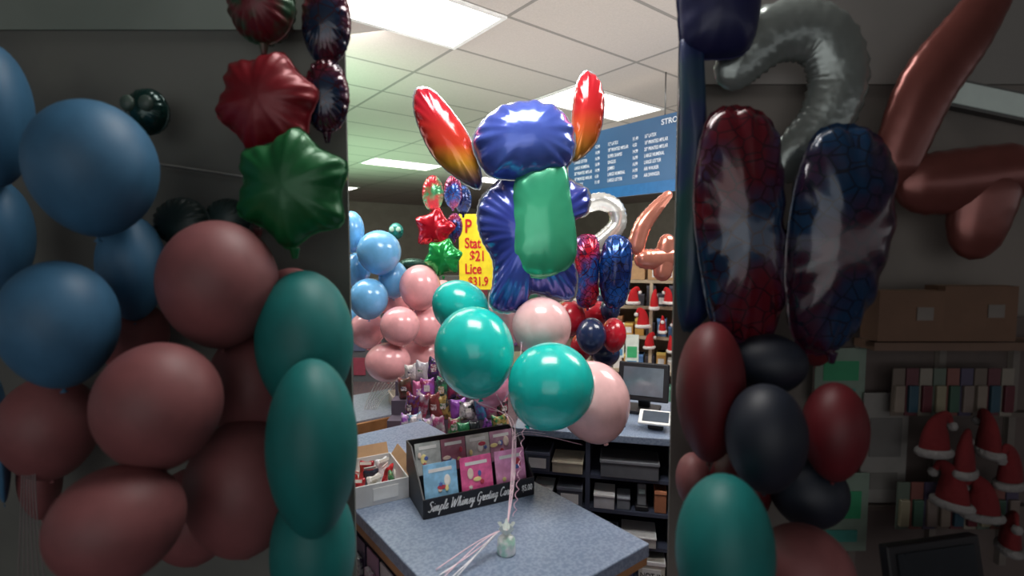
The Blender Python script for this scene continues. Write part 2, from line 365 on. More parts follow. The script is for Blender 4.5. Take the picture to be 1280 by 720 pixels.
def script(word,parent,x,z,h,sx,th,m):
    cur=0; vs=[];fs=[]
    for ch in word:
        wd_,sts=G[ch]
        for st in sts:
            q=cat([(p[0]+cur,p[1]) for p in st],6,False)
            pts=[(x+(u+.25*w_)*h*sx, z+w_*h) for u,w_ in q]
            n0=len(vs)
            for i,(u,w_) in enumerate(pts):
                a_=pts[max(0,i-1)]; c_=pts[min(len(pts)-1,i+1)]
                dx,dz=c_[0]-a_[0],c_[1]-a_[1]; l_=math.hypot(dx,dz) or 1
                tt=th*(.75+.5*abs(dz/l_))/2
                vs.append((u-dz/l_*tt,0,w_+dx/l_*tt)); vs.append((u+dz/l_*tt,0,w_-dx/l_*tt))
            for i in range(len(pts)-1):
                k_=n0+2*i; fs.append((k_,k_+1,k_+3,k_+2))
        cur+=wd_
    obj('script_lettering',mesh('script_lettering',vs,fs,m),parent,(0,-.0032,0))
script('Simple Whimsy',gd,.010,.018,.0135,.96,.0024,wh)
script('Greeting Cards',gd,.148,.018,.0128,.90,.0022,wh)
text('$5.00',gd,(ln-.040,-.0035,.018),.024,wh,sx=.62,bold=.0005)
cards=[(134,186,220),(228,92,150),(232,150,196),(176,178,176),(150,96,112),(190,186,182),(180,134,156)]
mw=Matrix.Translation(a)@Matrix.Rotation(ang,4,'Z')
for i,c_ in enumerate(cards):
    row=0 if i<3 else 1
    x=(.058+i*(ln-.116)/2) if row==0 else (.048+(i-3)*(ln-.096)/3)
    lc=mw@Vector((x,.032+row*D*.5,.066+row*.042))
    r=root('greeting_card',lc,0,'folded %s greeting card in a clear sleeve'%['blue','pink','lilac','grey','plum','cream','mauve'][i],'greeting card','greeting cards in the display rack',rot=(math.radians(-14),0,ang))
    cw=.094 if row==0 else .074
    box('card_cover',(0,0,0),(cw,.003,.125 if row==0 else .10),mat(c_,.3,coat=.5,noise=[min(255,v_*1.12+6) for v_ in c_],nscale=30),r)
    box('printed_panel',(0,-.002,.044 if row==0 else .036),(cw*.7,.001,.009),mat((235,232,230),.4),r)
    rng=random.Random(i)
    for q_ in range(5):
        pillow('printed_motif',[oval(9,15),oval(6,6),oval(12,6),oval(5,8),star(7,4,6)][q_],.0008,mat([(245,242,235),(240,215,200),(200,70,90),(250,230,160),(90,110,180)][(i+q_)%5],.4),r,(rng.uniform(-.026,.026),-.002-.0004*q_,rng.uniform(-.02,.024)),scale=.0010,seam=.0,rings=4,n=4,wr=0)
# open carton
q=onz(463,612,TZ)
bx=root('open_carton',q+Vector((0,0,.001)),math.radians(28),'white open cardboard tray of small goods beside the card rack','carton')
wc=mat((214,214,214),.7)
sx,sy,sz=.17,.2,.06
boxes('tray',[((0,0,.002),(sx,sy,.004)),((0,-sy/2,sz/2),(sx,.004,sz)),((0,sy/2,sz/2),(sx,.004,sz)),((-sx/2,0,sz/2),(.004,sy,sz)),((sx/2,0,sz/2),(.004,sy,sz))],wc,bx)
box('flap',(sx/2+.012,0,sz+.012),(.003,sy*.9,.04),mat((176,140,104),.8),bx,rot=(0,math.radians(35),0))
box('flap',(0,sy/2+.012,sz+.012),(sx*.95,.003,.04),mat((176,140,104),.8),bx,rot=(math.radians(-35),0,0))
box('paper_label',(.02,-sy/2-.003,sz*.5),(.07,.001,.035),wh,bx)
m2=Matrix.Translation(q)@Matrix.Rotation(math.radians(28),4,'Z')
for i in range(9):
    cr=[(170,34,44),(210,200,190),(60,110,70),(190,50,50),(40,44,60),(190,40,50),(220,190,90),(150,40,50),(200,200,205)][i]
    pos=m2@Vector((-.05+(i%3)*.05,-.06+(i//3)*.055,.006))
    r=root('small_packet',pos,i*.9,'small glossy packet standing in the cardboard tray','packet','packets in the carton')
    pillow('pouch',[(-15,-20),(0,-18),(15,-20),(14,0),(15,20),(0,18),(-15,20),(-14,0)],.009,mat(cr,.25,.1,.4,noise=[min(255,v_*1.3+10) for v_ in cr],nscale=70),r,(0,0,.032),rot=(-.3,0,0),scale=.0014,seam=.03,rings=6,n=5)
    box('header_strip',(0,-.008,.058),(.034,.002,.008),mat((230,228,220),.5),r,rot=(-.3,0,0))
# balloon weight
wq=onz(633,691,TZ)
wr_=root('balloon_weight',wq+Vector((0,0,.001)),0,'small mint and white foil-wrapped balloon weight','balloon weight')
v,f=revolve([(.001,0),(.021,0),(.022,.004),(.021,.026),(.020,.034),(.013,.04),(.006,.044),(.001,.045)],28)
obj('wrapped_base',mesh('wrapped_base',v,f,mat((180,222,204),.3,.1,noise=(240,240,238),nscale=50,bump=.4,bscale=90),True),wr_)
vs=[];fs=[];N=40
for j,(r_,z) in enumerate([(.005,.043),(.012,.055),(.017,.066)]):
    for i in range(N):
        an=2*math.pi*i/N; rr=r_*(1+.25*j*math.sin(an*9)/2); vs.append((rr*math.cos(an),rr*math.sin(an),z+.003*j*math.sin(an*5)))
for j in range(2):
    for i in range(N): k=(i+1)%N; fs.append((j*N+i,j*N+k,(j+1)*N+k,(j+1)*N+i))
obj('ruffled_top',mesh('ruffled_top',vs,fs,mat((225,232,228),.3,.1,bump=.4,bscale=90),True),wr_)
rib=mat((238,204,216),.35,coat=.3); ribw=mat((236,232,236),.35)
top=wq+Vector((0,0,.045))
gr='curling ribbons tied to the balloon weight'
for i,(ex,ey) in enumerate([(549,719),(556,716),(562,724),(545,712),(570,722),(552,724)]):
    e=onz(ex,ey,TZ+.004); mid=onz((ex+633)/2+4,(ey+665)/2-3-i*2,TZ+.02+.004*i)
    tag(tube('ribbon',[top,top+Vector((-.015,-.0,.008)),mid,e],.0015,rib if i%2 else ribw,n=6),'pale pink curling ribbon trailing over the counter','ribbon',gr)
for i,(ex,ey,dd) in enumerate([(596,502,1.5),(682,542,1.42),(728,556,1.62),(677,452,1.66),(578,420,1.75),(655,392,1.7),(612,512,1.75)]):
    e=P(ex,ey,dd); k=P(639+i*.8,590,1.32+.005*i); k2=P(641+(ex-641)*.10+i*.4,525+(18 if ey>535 else 0),1.40)
    tag(tube('ribbon',[top,k,k2,e],.0009,rib,n=6),'pale pink ribbon rising from the weight to a balloon','ribbon',gr)
pts=[]
for k in range(50):
    t=k/49; b=P(655-12*t,535+110*t,1.36-.08*t)
    pts.append(b+Vector((.004*math.cos(k*1.1),.004*math.sin(k*1.1),0)))
tag(tube('ribbon',pts,.0009,mat((232,180,200),.3,coat=.3),n=5,res=3),'pink spiral curled ribbon hanging from the bouquet','ribbon',gr)

# ---------------- banner
top0=P(755,162,4.5)
bn=root('hanging_price_sign',top0,-(math.pi/2-R38),'blue hanging price board with white lettering','sign')
BL=2.2;BH=.60
bm=mat((44,84,124),.45,noise=(50,92,132),nscale=1.2)
box('board',(BL/2-.45,.015,-BH/2),(BL,.02,BH),bm,bn)
box('lower_band',(BL/2-.45,.003,-BH+.045),(BL,.004,.09),mat((28,96,150),.4),bn)
for x in(.62,1.6,-.4):
    tube('hanging_chain',[(x,.015,0),(x,.015,CH-top0.z)],.006,mat((120,120,120),.4,.8),bn,n=6,res=2)
wt=mat((206,216,226),.5)
text('STROB',bn,(.60,-.003,-.075),.06,wt,bold=.001)
rows1=['12" LATEX','18" PRINTED MYLAR','SUPER SHAPES','SINGLES','JUMBO','LARGE NUMERAL','LARGE LETTER']; p1=['$1.49','4.50','14.99','16.99','16.99','14.99','12.99']
rows2=['16" LATEX','18" PRINTED MYLAR','20" PRINTED MYLAR','LARGE NUMERAL','LARGE LETTER','AIR WALKER','AIR SWINGER']
for i in range(7):
    z=-.15-i*.052
    text(rows1[i],bn,(.05,-.003,z),.04,wt,sx=.62,bold=.0005); text(p1[i],bn,(.32,-.003,z),.04,wt,sx=.62,bold=.0005)
    text(rows2[i],bn,(.44,-.003,z),.04,wt,sx=.62,bold=.0005); text(p1[-1-i],bn,(-.10,-.003,z),.04,wt,sx=.62,bold=.0005)
    text(rows2[-1-i],bn,(-.36,-.003,z),.04,wt,sx=.62,bold=.0005); text(p1[i],bn,(.74,-.003,z),.04,wt,sx=.62,bold=.0005)
# yellow sign
yc=P(612,315,3.6)
ys=root('yellow_price_sign',yc,0,'yellow poster on a pole with red price lettering','sign')
k=3.6/F
box('sign_board',(0,0,0),(76*k,.01,94*k),mat((240,220,40),.5),ys)
rt=mat((200,20,30),.5)
for s,yy,sz,xo in [('P',-24,20,-31),('Stat',-5,15,-31),('$21',11,15,-25),('Lice',27,15,-31),('$31.9',42,13,-27)]:
    text(s,ys,(xo*k,-.007,-yy*k),sz*k*1.2,rt,sx=.72,bold=.0022)
tube('sign_pole',[(0,.015,-40*k),(0,.015,-yc.z)],.012,mat((120,120,120),.4,.8),ys,n=8,res=2)

# ---------------- back counter on the right
dkm=mat((66,72,90),.5); rk=math.radians(-12)
q=onz(842,548,TZ)
bc=root('back_counter',(q.x,q.y,0),rk,'dark open-shelved back counter with laminate top','counter')
BW=.62
box('worktop',(-BW/2+.15,.24,TZ-.015),(BW+.3,.5,.03),lam,bc,bev=.004)
sh=[TZ-.05-i*.135 for i in range(6)]
for z in sh[1:]: box('shelf',(-BW/2+.15,.24,z),(BW+.26,.44,.014),dkm,bc)
for x in(-BW+.03,-.32,.0,.28): box('upright_panel',(x,.24,TZ/2-.02),(.018,.45,TZ-.04),dkm,bc)
box('back_panel',(-BW/2+.15,.47,TZ/2-.02),(BW+.28,.01,TZ-.04),mat((50,54,66),.6),bc)
def bcw(x,y,z): return Matrix.Translation((q.x,q.y,0))@Matrix.Rotation(rk,4,'Z')@Vector((x,y,z))
def simplebox(name,w,s,c_,label,catg,rz=rk,part='lid',pc=None,txt=None,group=None):
    r=root(name,w,rz,label,catg,group)
    box('body',(0,0,s[2]/2),s,mat(c_,.5),r,bev=.003)
    box(part,(0,-s[1]*.02,s[2]*.92),(s[0]*1.03,s[1]*1.06,s[2]*.16),mat(pc or [min(255,x*1.25+8) for x in c_],.5),r,bev=.002)
    if txt is not None: 
        box('label',(0,-s[1]/2-.002,s[2]*.42),(s[0]*.7,.002,s[2]*.5),wh,r)
        if txt: text(txt,r,(0,-s[1]/2-.004,s[2]*.3),s[2]*.28,blk,align='CENTER')
    return r
cnt=[((-.16,.05,1),(.22,.12,.07),(96,98,104),'grey metal cash drawer on the shelf','cash drawer',None),
((-.255,.05,2),(.08,.1,.06),(200,200,205),'pale card reader on the dark shelf','card reader',None),
((-.18,.05,2),(.05,.08,.05),(120,124,132),'small grey adding machine on the shelf','adding machine',None),
((-.04,.05,2),(.045,.08,.09),(170,110,80),'small brown carton on the shelf','box',None),
((-.25,.05,3),(.1,.12,.03),(230,228,222),'low stack of white paper in a tray','paper tray',None),
((-.12,.05,3),(.13,.12,.045),(214,212,206),'flat white paper box on the dark shelf','box',None),
((-.22,.03,4),(.16,.12,.095),(56,90,160),'blue storage bin with a white label','box',''),
((-.07,.03,4),(.1,.1,.09),(214,210,198),'white box with handwritten label on the shelf','box','NOT IN'),
((-.39,.05,4),(.1,.12,.08),(180,178,180),'grey binder box on the dark shelf','box',''),
((-.51,.05,4),(.1,.12,.09),(120,130,160),'slate blue binder box on the dark shelf','box',''),
((-.39,.05,3),(.11,.12,.05),(160,150,140),'tan shallow box on the shelf','box',None),
((-.51,.05,3),(.09,.12,.07),(70,74,90),'dark storage box on the shelf','box',''),
((-.39,.05,2),(.1,.12,.08),(90,94,104),'dark grey storage box on the shelf','box',''),
((-.5,.05,2),(.08,.12,.06),(210,206,200),'small white box on the shelf','box',None),
((-.4,.05,1),(.12,.12,.05),(190,180,160),'beige envelope box on the shelf','box',None),
((-.52,.05,1),(.1,.12,.08),(80,84,100),'dark blue file box on the shelf','box',''),
((-.22,.03,5),(.18,.14,.095),(70,120,190),'bright blue storage tub on the lower shelf','box',''),
((-.07,.03,5),(.1,.12,.09),(190,186,180),'pale storage box on the lower shelf','box',''),
((.07,.05,1),(.1,.12,.1),(180,140,100),'brown cardboard box on the shelf','box',None),
((.07,.05,2),(.1,.12,.1),(190,150,106),'tan cardboard box on the shelf','box',None),
((.2,.05,3),(.1,.12,.1),(170,60,60),'red storage box on the shelf','box','')]
for (x,y,s_),sz_,c_,lb,ctg,tx in cnt:
    simplebox(ctg.replace(' ','_') if ctg!='box' else 'storage_box',bcw(x,y+.02,sh[s_]+.0075),sz_,c_,lb,ctg,txt=tx)
ph=root('cordless_phone',bcw(-.11,.06,sh[2]+.008),rk,'black and silver cordless phone standing in its cradle','phone')
box('cradle',(0,0,.01),(.05,.06,.02),blk,ph,bev=.004); box('handset',(0,0,.055),(.035,.02,.085),mat((120,122,128),.4),ph,rot=(-.2,0,0),bev=.006)
box('screen',(0,-.016,.075),(.024,.002,.018),mat((150,170,170),.2),ph,rot=(-.2,0,0))
v,f=revolve([(.001,0),(.02,0),(.021,.01),(.021,.07),(.008,.09),(.008,.105)],20)
bo=root('bottle',bcw(.03,.06,sh[4]+.008),0,'small dark bottle with a red cap','bottle')
obj('glass_body',mesh('glass_body',v,f,mat((50,26,18),.15,coat=.5),True),bo)
v,f=revolve([(.010,.1),(.010,.118),(.001,.119)],16); obj('cap',mesh('cap',v,f,mat((210,50,30),.4),True),bo)
mq=bcw(-.10,.30,TZ+.001)
mo=root('point_of_sale_monitor',mq,math.radians(-22),'black touchscreen monitor on a stand','monitor')
box('stand_base',(0,.02,.008),(.14,.13,.016),blk,mo,bev=.004)
box('stand_neck',(0,.04,.06),(.05,.04,.1),blk,mo,rot=(.2,0,0),bev=.004)
box('bezel',(0,0,.135),(.215,.025,.165),blk,mo,rot=(-.28,0,0),bev=.006)
box('screen',(0,-.0145,.139),(.17,.003,.122),mat((110,122,134),.12,coat=.5),mo,rot=(-.28,0,0))
te=root('card_terminal',bcw(-.06,.09,TZ+.001),math.radians(-20),'white tablet card terminal on a sloped stand','card terminal')
box('stand',(0,.02,.02),(.06,.06,.04),blk,te,bev=.004); box('tablet_frame',(0,0,.045),(.13,.09,.01),wh,te,rot=(.35,0,0),bev=.004); box('screen',(0,-.0018,.0505),(.10,.065,.002),mat((70,80,92),.15),te,rot=(.35,0,0))
bk=root('desktop_printer',bcw(-.32,.34,TZ+.001),rk,'dark receipt printer on the back counter','printer')
box('body',(0,0,.05),(.12,.12,.1),mat((44,46,54),.5),bk,bev=.01); box('paper_slot',(0,-.03,.101),(.07,.01,.004),wh,bk)
simplebox('storage_box',bcw(-.21,.12,TZ+.001),(.07,.07,.04),(90,96,110),'small dark desk organiser beside the monitor','box')
simplebox('paper_tray',bcw(.08,.12,TZ+.001),(.12,.14,.03),(220,216,206),'stack of pale papers on the back counter','paper tray')

# ---------------- display table + cellophane bags on a stepped riser
tq=onz(560,556,.79)
tb=root('display_table',(tq.x-.02,tq.y+.02,0),0,'low wooden display table with stepped riser behind the counter','table')
box('table_top',(0,.18,.775),(.58,.40,.03),wd,tb,bev=.003)
for x in(-.25,.25):
    for y in(.04,.32): box('leg',(x,y,.38),(.04,.04,.76),wd,tb)
for j in range(1,4): box('riser_step',(.0,.05+.09*j,.79+.035*j),(.56,.088,.07*j),mat((90,80,96),.6),tb)
bc_=[(170,168,180),(150,80,180),(96,50,130),(50,130,80),(200,190,196),(200,100,150),(60,50,90),(60,140,100),(190,160,90),(150,50,80),(100,80,70),(60,120,160),(130,60,60),(210,205,200),(50,56,60)]
for j in range(4):
    for i in range(9):
        dd=tq.y+.02+.05+.09*j; px=506+i*14.5+(j%2)*7+random.uniform(-3,3)
        w=Vector(((px-640)/F*dd,dd-.02,.791+.07*j))
        r=root('gift_bag',w,random.uniform(-.6,.6),'clear glossy gift bag of multicoloured sweets','gift bag','cellophane gift bags on the table')
        h=random.uniform(.08,.14)
        c_=random.choice(bc_); c2=random.choice(bc_); ww=random.uniform(.7,1.25)
        pillow('bag',[(x_*ww*.11/h,y_) for x_,y_ in [(-22,-38),(-8,-32),(8,-32),(22,-38),(24,-20),(25,20),(22,40),(0,42),(-22,40),(-25,20),(-24,-20)]],.018,mat(c_,.15,.05,.6,noise=c2,nscale=random.choice([22,38,55]),bump=.5,bscale=50),r,(0,0,h/2),rot=(random.uniform(-.3,.1),random.uniform(-.25,.25),0),scale=h/84,seam=.02,rings=6,n=4,wr=.2)
        if random.random()<.6: box('printed_label',(0,-.021,h*random.uniform(.3,.6)),(.028,.001,h*random.uniform(.15,.35)),mat(random.choice(bc_),.4,noise=(240,230,230),nscale=90),r)
# left desk
dq=onz(500,512,.76)
dk=root('checkout_desk',(dq.x,dq.y,0),RM,'grey desk with wood-edged top beside the balloons','desk')
box('desk_top',(-.3,.2,.745),(.9,.5,.03),mat((130,138,154),.4,noise=(146,152,168),nscale=80),dk)
box('wood_edge',(-.3,-.06,.72),(.9,.02,.06),wd,dk); box('desk_body',(-.3,.22,.35),(.84,.42,.7),mat((70,72,88),.6),dk)
simplebox('cardboard_box',(dq.x+.02,dq.y+.12,.762),(.2,.14,.07),(190,180,165),'small open cardboard box on the desk','box',rz=.4)
for i in range(8):
    px=452+i*2.2; g='white ribbons hanging under the pink balloons'
    pts=[P(470+i*4,478,2.9),P(px+4,510,2.9),P(px+1+random.uniform(-4,4),545,2.9),P(px+random.uniform(-6,6),580,2.9),P(px+random.uniform(-8,8),630,2.9)]
    tag(tube('ribbon',pts,.0022,mat((235,232,230),.4),n=5),'thin white balloon ribbon hanging down','ribbon',g)

# ---------------- back merchandise shelving
def hat(w,s,label,dark=1.0,rz=0):  # dark scales the colours down so side-zone hats look dim
    r=root('santa_hat',w,rz,label,'hat','plush red hats')
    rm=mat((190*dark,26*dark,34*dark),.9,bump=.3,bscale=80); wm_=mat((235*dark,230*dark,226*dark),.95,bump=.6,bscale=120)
    tube('hat_cone',[(0,0,-.02*s),(0,0,.06*s),(.01*s,0,.13*s),(.05*s,0,.17*s),(.08*s,0,.13*s)],[.075*s,.065*s,.045*s,.025*s,.012*s],rm,r,n=16,flat=.6)
    vs=[];fs=[]
    n1,n2=24,10
    for i in range(n1):
        for j in range(n2):
            a_=2*math.pi*i/n1;b2=2*math.pi*j/n2; R_=.075*s; rr=.022*s
            vs.append(((R_+rr*math.cos(b2))*math.cos(a_),(R_+rr*math.cos(b2))*math.sin(a_)*.6,-.02*s+rr*math.sin(b2)))
    for i in range(n1):
        for j in range(n2): fs.append((i*n2+j,((i+1)%n1)*n2+j,((i+1)%n1)*n2+(j+1)%n2,i*n2+(j+1)%n2))
    obj('fur_brim',mesh('fur_brim',vs,fs,wm_,True),r)
    v,f=revolve([(.001,-.025),(.018,-.018),(.025,0),(.018,.018),(.001,.025)],14)
    obj('pompom',mesh('pompom',[(x*s,y*s,z*s) for x,y,z in v],f,wm_,True),r,(.085*s,0,.115*s))
    return r
sq=P(815,400,5.2)
su=root('merchandise_shelving',(sq.x,sq.y,0),math.radians(-20),'tall beige store shelving stacked with goods','shelving')
bei=mat((196,178,152),.7,noise=(178,160,136),nscale=4)
box('back_panel',(0,.25,.68),(1.9,.02,1.35),mat((150,136,120),.8),su)
for z in(.1,.45,.8,1.1,1.36): box('shelf',(0,.05,z),(1.9,.4,.03),bei,su)
for x in(-.62,.0,.5,.94): box('upright',(x,.05,.68),(.03,.42,1.34),bei,su)
def suw(x,y,z): return Matrix.Translation((sq.x,sq.y,0))@Matrix.Rotation(math.radians(-20),4,'Z')@Vector((x,y,z))
for i in range(5):
    simplebox('cardboard_box',suw(-.5+i*.3,0,1.377),(.27,.3,.15+.03*(i%2)),(196,156,112),'brown cardboard carton on the top shelf','box',rz=math.radians(-20),pc=(206,168,126),group='cartons on the top shelf',txt='' if i%2==0 else None)
cs=[(220,210,195),(180,60,60),(100,150,130),(230,225,220),(140,100,70),(60,60,70),(220,170,90),(90,130,180)]
for j,z in enumerate((.115,.465,.815,1.115)):
    for i in range(17):
        c_=random.choice(cs); hh=.1+random.random()*.11
        simplebox('boxed_goods',suw(-.86+i*.107,-.05,z+.001),(.085,.14,hh),c_,'small boxed item on the store shelf','box',rz=math.radians(-20),group='boxed goods on the shelving',txt='' if i%3==0 else None)
for i,(hx,hz,hs) in enumerate([(-.16,1.17,.75),(.04,1.13,.85),(.17,1.18,.7),(-.06,.95,.85),(.12,.90,.75),(.26,.97,.8),(.0,.74,.7),(.2,.72,.7)]):
    hat(suw(hx,-.26-.02*(i%2),hz),hs,'red plush hat with white fur brim on the shelving',rz=i*1.1)
for i,(px,py) in enumerate([(772,425),(790,440)]):
    r=root('poster',P(px,py,4.4),-.2,'small white and green poster beside the shelving','poster'); k=4.4/F
    box('sheet',(0,0,0),(16*k,.004,44*k),mat((225,235,225),.5),r); box('printed_block',(0,-.004,.0),(12*k,.002,14*k),mat((70,180,120),.5),r); box('printed_block',(0,-.004,-15*k),(12*k,.002,8*k),mat((90,150,190),.5),r)
for i,(px,d,c_) in enumerate([(400,6.5,(90,86,94)),(560,7.5,(112,104,106)),(690,7,(100,94,98))]):
    w=P(px,360,d); r=root('merchandise_rack',(w.x,w.y,0),.1*i,'dark merchandise rack filled with small goods','rack')
    box('rack_frame',(0,.1,.65),(1.6,.3,1.3),mat(c_,.7),r)
    for kx in range(8):
        for kz in range(4):
            box('goods_panel',(-.7+kx*.2,-.06,.2+kz*.31),(.15,.03,.22),mat(random.choice([(150,60,80),(90,90,120),(180,170,170),(60,110,90),(120,80,140),(200,190,160)]),.5),r)

# ================= side zones before the added partitions, dimness put into base colours
PK_DIM=(122,72,73); BLUE_DIM=(54,100,132); TEAL_DIM=(10,106,103); RED_DIM=(88,15,23); NAVY_DIM=(18,25,38)  # shop balloon colours darkened, low light put into the base colour
g='dim-coloured balloon cluster in front of the added partition'
for (a,c_,lb) in [((-8,145,56,88,.86),BLUE_DIM,'blue'),((118,212,88,84,.82),BLUE_DIM,'blue'),((75,406,82,80,.78),BLUE_DIM,'blue'),((165,335,46,66,.95),BLUE_DIM,'blue'),((0,295,48,70,.93),BLUE_DIM,'blue'),((0,550,14,80,.95),BLUE_DIM,'blue'),
 ((275,356,78,80,.88),PK_DIM,'pink'),((200,508,85,80,.76),PK_DIM,'pink'),((148,655,92,72,.70),PK_DIM,'pink'),((305,610,75,85,.9),PK_DIM,'pink'),((62,535,70,65,.95),PK_DIM,'pink'),((315,485,56,72,.97),PK_DIM,'pink'),((365,360,32,25,1.0),PK_DIM,'pink'),((243,645,60,60,.96),PK_DIM,'pink'),((50,600,30,50,.99),PK_DIM,'pink'),((165,420,50,45,1.0),PK_DIM,'pink')]:
    balloon(*a,c_,'large %s latex balloon with dimmed colour in a packed cluster'%lb,g,rough=.55,coat=0)
balloon(382,430,62,92,.92,TEAL_DIM,'large teal latex balloon with dimmed colour beside pink balloons',g,rough=.55,coat=0)
balloon(391,560,58,112,.80,TEAL_DIM,'large teal latex balloon with dimmed colour beside pink balloons',g,rough=.55,coat=0)
balloon(392,690,54,90,.86,TEAL_DIM,'large teal latex balloon with dimmed colour low in the cluster',g,rough=.55,coat=0)
g='metallic foil balloons in dimmed colours by the added partition'
dr=mat((118,14,27),.4,.2,.05,bump=.3,bscale=20); dg=mat((18,92,48),.4,.2,.05,bump=.3,bscale=20)  # foil finishes for the side zone, darkened in colour to look dim
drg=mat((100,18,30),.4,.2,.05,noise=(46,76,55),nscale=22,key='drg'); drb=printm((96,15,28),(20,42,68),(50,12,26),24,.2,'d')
foil(328,8,.98,oval(40,46),.05,drg,'round red and green foil balloon with dimmed colours',g)
foil(408,28,1.0,oval(30,52),.03,drb,'red and blue foil balloon with dimmed colours',g)
foil(335,130,.97,star(64,54,6,.3),.05,dr,'metallic red star foil balloon with dimmed colour',g)
foil(408,120,1.0,oval(28,45),.03,drb,'small red and blue foil balloon with dimmed colours',g)
foil(366,236,.93,star(74,60,6,.1),.05,dg,'metallic green star foil balloon with dimmed colour',g)
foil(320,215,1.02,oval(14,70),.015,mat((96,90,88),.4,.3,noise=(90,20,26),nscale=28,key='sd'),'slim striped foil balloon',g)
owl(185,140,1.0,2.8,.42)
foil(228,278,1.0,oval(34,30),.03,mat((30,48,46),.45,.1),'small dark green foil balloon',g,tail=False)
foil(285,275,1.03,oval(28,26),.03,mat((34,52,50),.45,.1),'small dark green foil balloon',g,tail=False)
tag(tube('display_rod',[P(195,205,1.05),P(310,222,1.05)],.003,mat((130,130,125),.4,.5),n=8),'thin metal display rod against the partition','rod')
for i in range(6):
    pts=[P(22+i*4,500,.9),P(28+i*3,560,.9),P(26+i*4,640,.9),P(22+i*7,740,.9)]
    tag(tube('ribbon',pts,.0011,mat((120,110,110),.5),n=5),'thin pale ribbon hanging among balloons','ribbon','ribbons hanging in the dim-coloured cluster')
dsr=P(40,640,1.02)
r=root('storage_crate',(dsr.x,dsr.y,0),0,'dark storage crate stack by the partition','crate')
box('crate_body',(0,0,.42),(.34,.1,.84),mat((26,26,34),.7),r); box('crate_lid',(0,0,.85),(.36,.11,.02),mat((34,34,42),.7),r)
# right zone
g='balloon bouquet in dimmed colours by the added partition'
dnv=mat((28,32,74),.4,.15,.1,bump=.2,bscale=14)  # indigo foil darkened in colour to look dim
foil(898,18,.95,[(-48,-60),(0,-66),(46,-55),(50,0),(36,44),(0,54),(-40,46),(-50,0)],.05,dnv,'rounded indigo foil balloon with dimmed colour',g,tail=False,wr=.05)
foil(869,240,.97,[(-22,-185),(2,-180),(8,-120),(12,-60),(18,0),(26,60),(28,120),(14,158),(-12,168),(-22,100),(-22,0),(-22,-100)],.03,mat((30,46,88),.4,.15,.1,noise=(24,66,66),nscale=5,key='dn'),'tall narrow blue and green foil balloon with dimmed colours',g,tail=False,wr=.05)
digit(1000,140,1.0,[([(905,112),(925,78),(968,44),(1022,48),(1046,95),(1032,150),(1000,190),(976,225)],[22,30,36,38,37,34,30,20])],silver_dim,'silver foil balloon with dimmed colour, shaped like the number two',.5)
digit(1180,190,.98,[([(1245,-25),(1200,45),(1152,115),(1122,200),(1120,232)],[20,32,36,30,26]),([(1122,232),(1180,228),(1300,210)],[30,40,36]),([(1245,185),(1238,240),(1225,325)],[34,44,28])],rose_dim,'rose gold foil balloon with dimmed colour, shaped like the number four',.5,cr=.02)
foil(922,290,.93,[(-40,-135),(0,-150),(38,-130),(52,-70),(56,0),(60,70),(45,130),(10,145),(-25,120),(-45,40),(-55,-50)],.05,printm((86,14,27),(16,46,76),(40,10,22),18,.1,'e'),'tall red and blue foil balloon with dimmed colours',g)
foil(1046,302,.9,[(-30,-130),(20,-138),(60,-105),(66,-20),(48,60),(20,120),(-15,140),(-48,120),(-62,40),(-55,-60)],.05,printm((16,48,78),(56,15,34),(12,20,36),18,.1,'f'),'tall blue and red foil balloon with dimmed colours',g)
for a,c_,lb in [((888,490,44,88,.9),RED_DIM,'dark red'),((957,548,53,68,.8),NAVY_DIM,'near-black navy'),((1043,540,44,62,.84),RED_DIM,'dark red'),((960,455,50,38,.92),NAVY_DIM,'near-black navy'),((925,610,40,48,.95),RED_DIM,'dark red'),((1010,615,52,45,.9),NAVY_DIM,'near-black navy'),
   ((905,692,63,98,.72),TEAL_DIM,'deep teal'),((1005,722,66,64,.78),PK_DIM,'dusky pink'),((866,600,22,34,.99),PK_DIM,'dusky pink'),((1020,428,26,30,.98),RED_DIM,'dark red')]:
    balloon(*a,c_,'large %s latex balloon with dimmed colour in a bouquet'%lb,g,rough=.55,coat=0)
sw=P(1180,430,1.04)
sf=root('wall_shelf',sw,0,'wooden wall shelf and backboard in dimmed colours on the partition','shelf')
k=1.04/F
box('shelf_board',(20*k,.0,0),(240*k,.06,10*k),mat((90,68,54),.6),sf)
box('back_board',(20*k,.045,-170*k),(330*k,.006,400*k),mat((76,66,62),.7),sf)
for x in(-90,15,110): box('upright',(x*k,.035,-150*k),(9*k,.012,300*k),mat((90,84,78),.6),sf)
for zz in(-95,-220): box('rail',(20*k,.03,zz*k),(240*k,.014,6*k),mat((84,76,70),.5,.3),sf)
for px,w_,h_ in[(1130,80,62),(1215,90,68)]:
    r=root('cardboard_box',P(px,425,1.0),0,'brown cardboard carton with dimmed colour on the wall shelf','box','cartons on the wall shelf'); kk=1.0/F
    box('carton',(0,.01,h_*kk/2),(w_*kk,.05,h_*kk),mat((90,66,50),.8),r); box('packing_label',(w_*kk*.2,-.017,h_*kk*.55),(20*kk,.001,16*kk),mat((100,94,88),.6),r); box('packing_tape',(0,.01,h_*kk+.0006),(w_*kk*1.01,.012,.001),mat((110,84,56),.3),r)
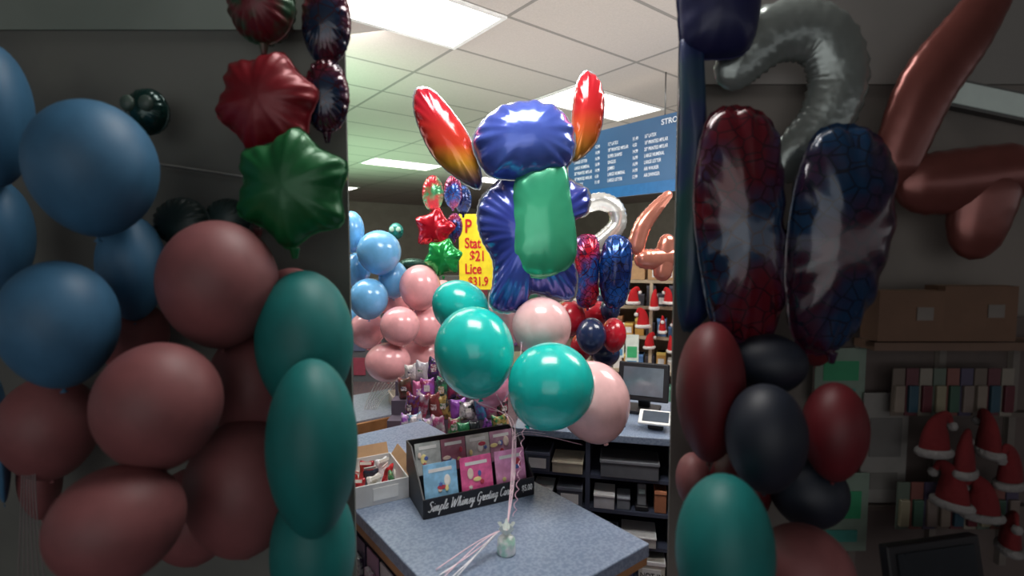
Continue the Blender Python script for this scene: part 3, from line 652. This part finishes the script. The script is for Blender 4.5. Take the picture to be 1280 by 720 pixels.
for i,(px,py,w_,h_) in enumerate([(1050,470,62,70),(1052,640,64,100),(1105,560,56,140)]):
    r=root('poster',P(px,py,1.07),0,'pale poster with green printing, colours dimmed, on the partition','poster'); kk=1.07/F
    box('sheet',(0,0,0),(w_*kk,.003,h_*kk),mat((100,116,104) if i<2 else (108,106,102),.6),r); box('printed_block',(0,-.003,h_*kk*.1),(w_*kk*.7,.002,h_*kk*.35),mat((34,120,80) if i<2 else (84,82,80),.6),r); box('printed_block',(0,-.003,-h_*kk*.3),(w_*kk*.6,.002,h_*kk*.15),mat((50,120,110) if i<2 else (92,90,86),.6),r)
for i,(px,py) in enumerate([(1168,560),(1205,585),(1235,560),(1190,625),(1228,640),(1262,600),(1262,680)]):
    hat(P(px,py,1.0-.01*(i%2)),.38,'red plush hat with white fur brim, colours dimmed, hanging from a rail',.5,rz=i*.7)
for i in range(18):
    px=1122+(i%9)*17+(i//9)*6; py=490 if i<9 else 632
    r=root('hanging_packet',P(px,py,1.035),0,'small packet with dimmed colours hanging on the wall rail','packet','packets on the wall rail'); kk=1.035/F
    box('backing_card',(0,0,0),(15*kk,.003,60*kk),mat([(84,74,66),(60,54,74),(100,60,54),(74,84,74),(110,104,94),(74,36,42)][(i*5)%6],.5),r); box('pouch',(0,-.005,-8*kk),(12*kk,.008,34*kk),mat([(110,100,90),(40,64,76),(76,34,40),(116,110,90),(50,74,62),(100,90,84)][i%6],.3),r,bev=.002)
r=root('register_monitor',P(1165,705,.93),.2,'black register monitor below the hats','monitor'); kk=.93/F
box('bezel',(0,0,0),(140*kk,.02,60*kk),mat((14,14,18),.4),r,rot=(-.2,0,0),bev=.004); box('screen',(0,-.012,0),(116*kk,.002,44*kk),mat((34,38,42),.2),r,rot=(-.2,0,0))
r=root('ceiling_light_standin',P(1240,128,1.06),0,'dim rectangular light panel on the partition standing in for a ceiling light','light'); kk=1.06/F  # stands in for a ceiling light, hung on the added partition
box('housing',(0,0,0),(120*kk,.02,34*kk),mat((80,80,78),.5),r,rot=(0,.2,0)); box('diffuser',(0,-.012,0),(110*kk,.004,26*kk),mat((120,128,124),.5,emit=.35,key='dl'),r,rot=(0,.2,0))

# ---------------- lights
w=bpy.data.worlds.new('world'); bpy.context.scene.world=w; w.use_nodes=True
w.node_tree.nodes['Background'].inputs[0].default_value=(.97,.97,1,1); w.node_tree.nodes['Background'].inputs[1].default_value=.5
def area(loc,target,size,power,c=(1,1,1)):
    l=bpy.data.lights.new('area','AREA'); l.size=size; l.energy=power; l.color=c; l.shape='SQUARE'
    o=bpy.data.objects.new('area_lamp',l); o.location=loc; col.objects.link(o)
    o.rotation_euler=(Vector(target)-Vector(loc)).to_track_quat('-Z','Y').to_euler()
area((-.3,-2.6,2.2),(0,2,1.4),3.2,28)  # added soft fill from behind the camera
area((0,1.3,2.98),(.1,2.6,1.0),.9,44,(1,.97,.94))  # added lamp past the partitions, brightens the shop and spares the side zones
area((-1.4,3.4,2.98),(-1,5,.8),1.2,75,(1,.97,.93))
area((1.6,2.4,2.98),(.9,4,.6),1.2,66,(1,.97,.93))
area((-.9,3.2,1.9),(-.9,3.2,4),2.8,23,(1,.97,.93))  # added uplight to brighten the ceiling, no fixture there
area((1.4,3.6,1.9),(1.4,3.6,4),2.8,20,(1,.97,.93))  # another added uplight for the ceiling
area((-2.5,7.5,1.8),(-2.5,7.5,4),3,50,(.55,1,.62))  # added green uplight, tints the far ceiling
area((1.5,8,1.8),(1.5,8,4),4,60,(1,.97,.93))  # added uplight for the far ceiling
area((-1.6,3.6,2.1),(-2.2,5.6,3.05),.5,16,(.25,1,.45))  # added green lamp, tints the ceiling
# ---------------- camera
cd=bpy.data.cameras.new('camera'); cd.sensor_width=36; cd.lens=18; cd.clip_start=.05
cd.dof.use_dof=True; cd.dof.focus_distance=2.1; cd.dof.aperture_fstop=2.4
co=bpy.data.objects.new('camera',cd); co.location=(0,0,CZ); co.rotation_euler=(math.pi/2-PT,0,0); col.objects.link(co)
bpy.context.scene.camera=co
bpy.context.scene.view_settings.view_transform='Standard'
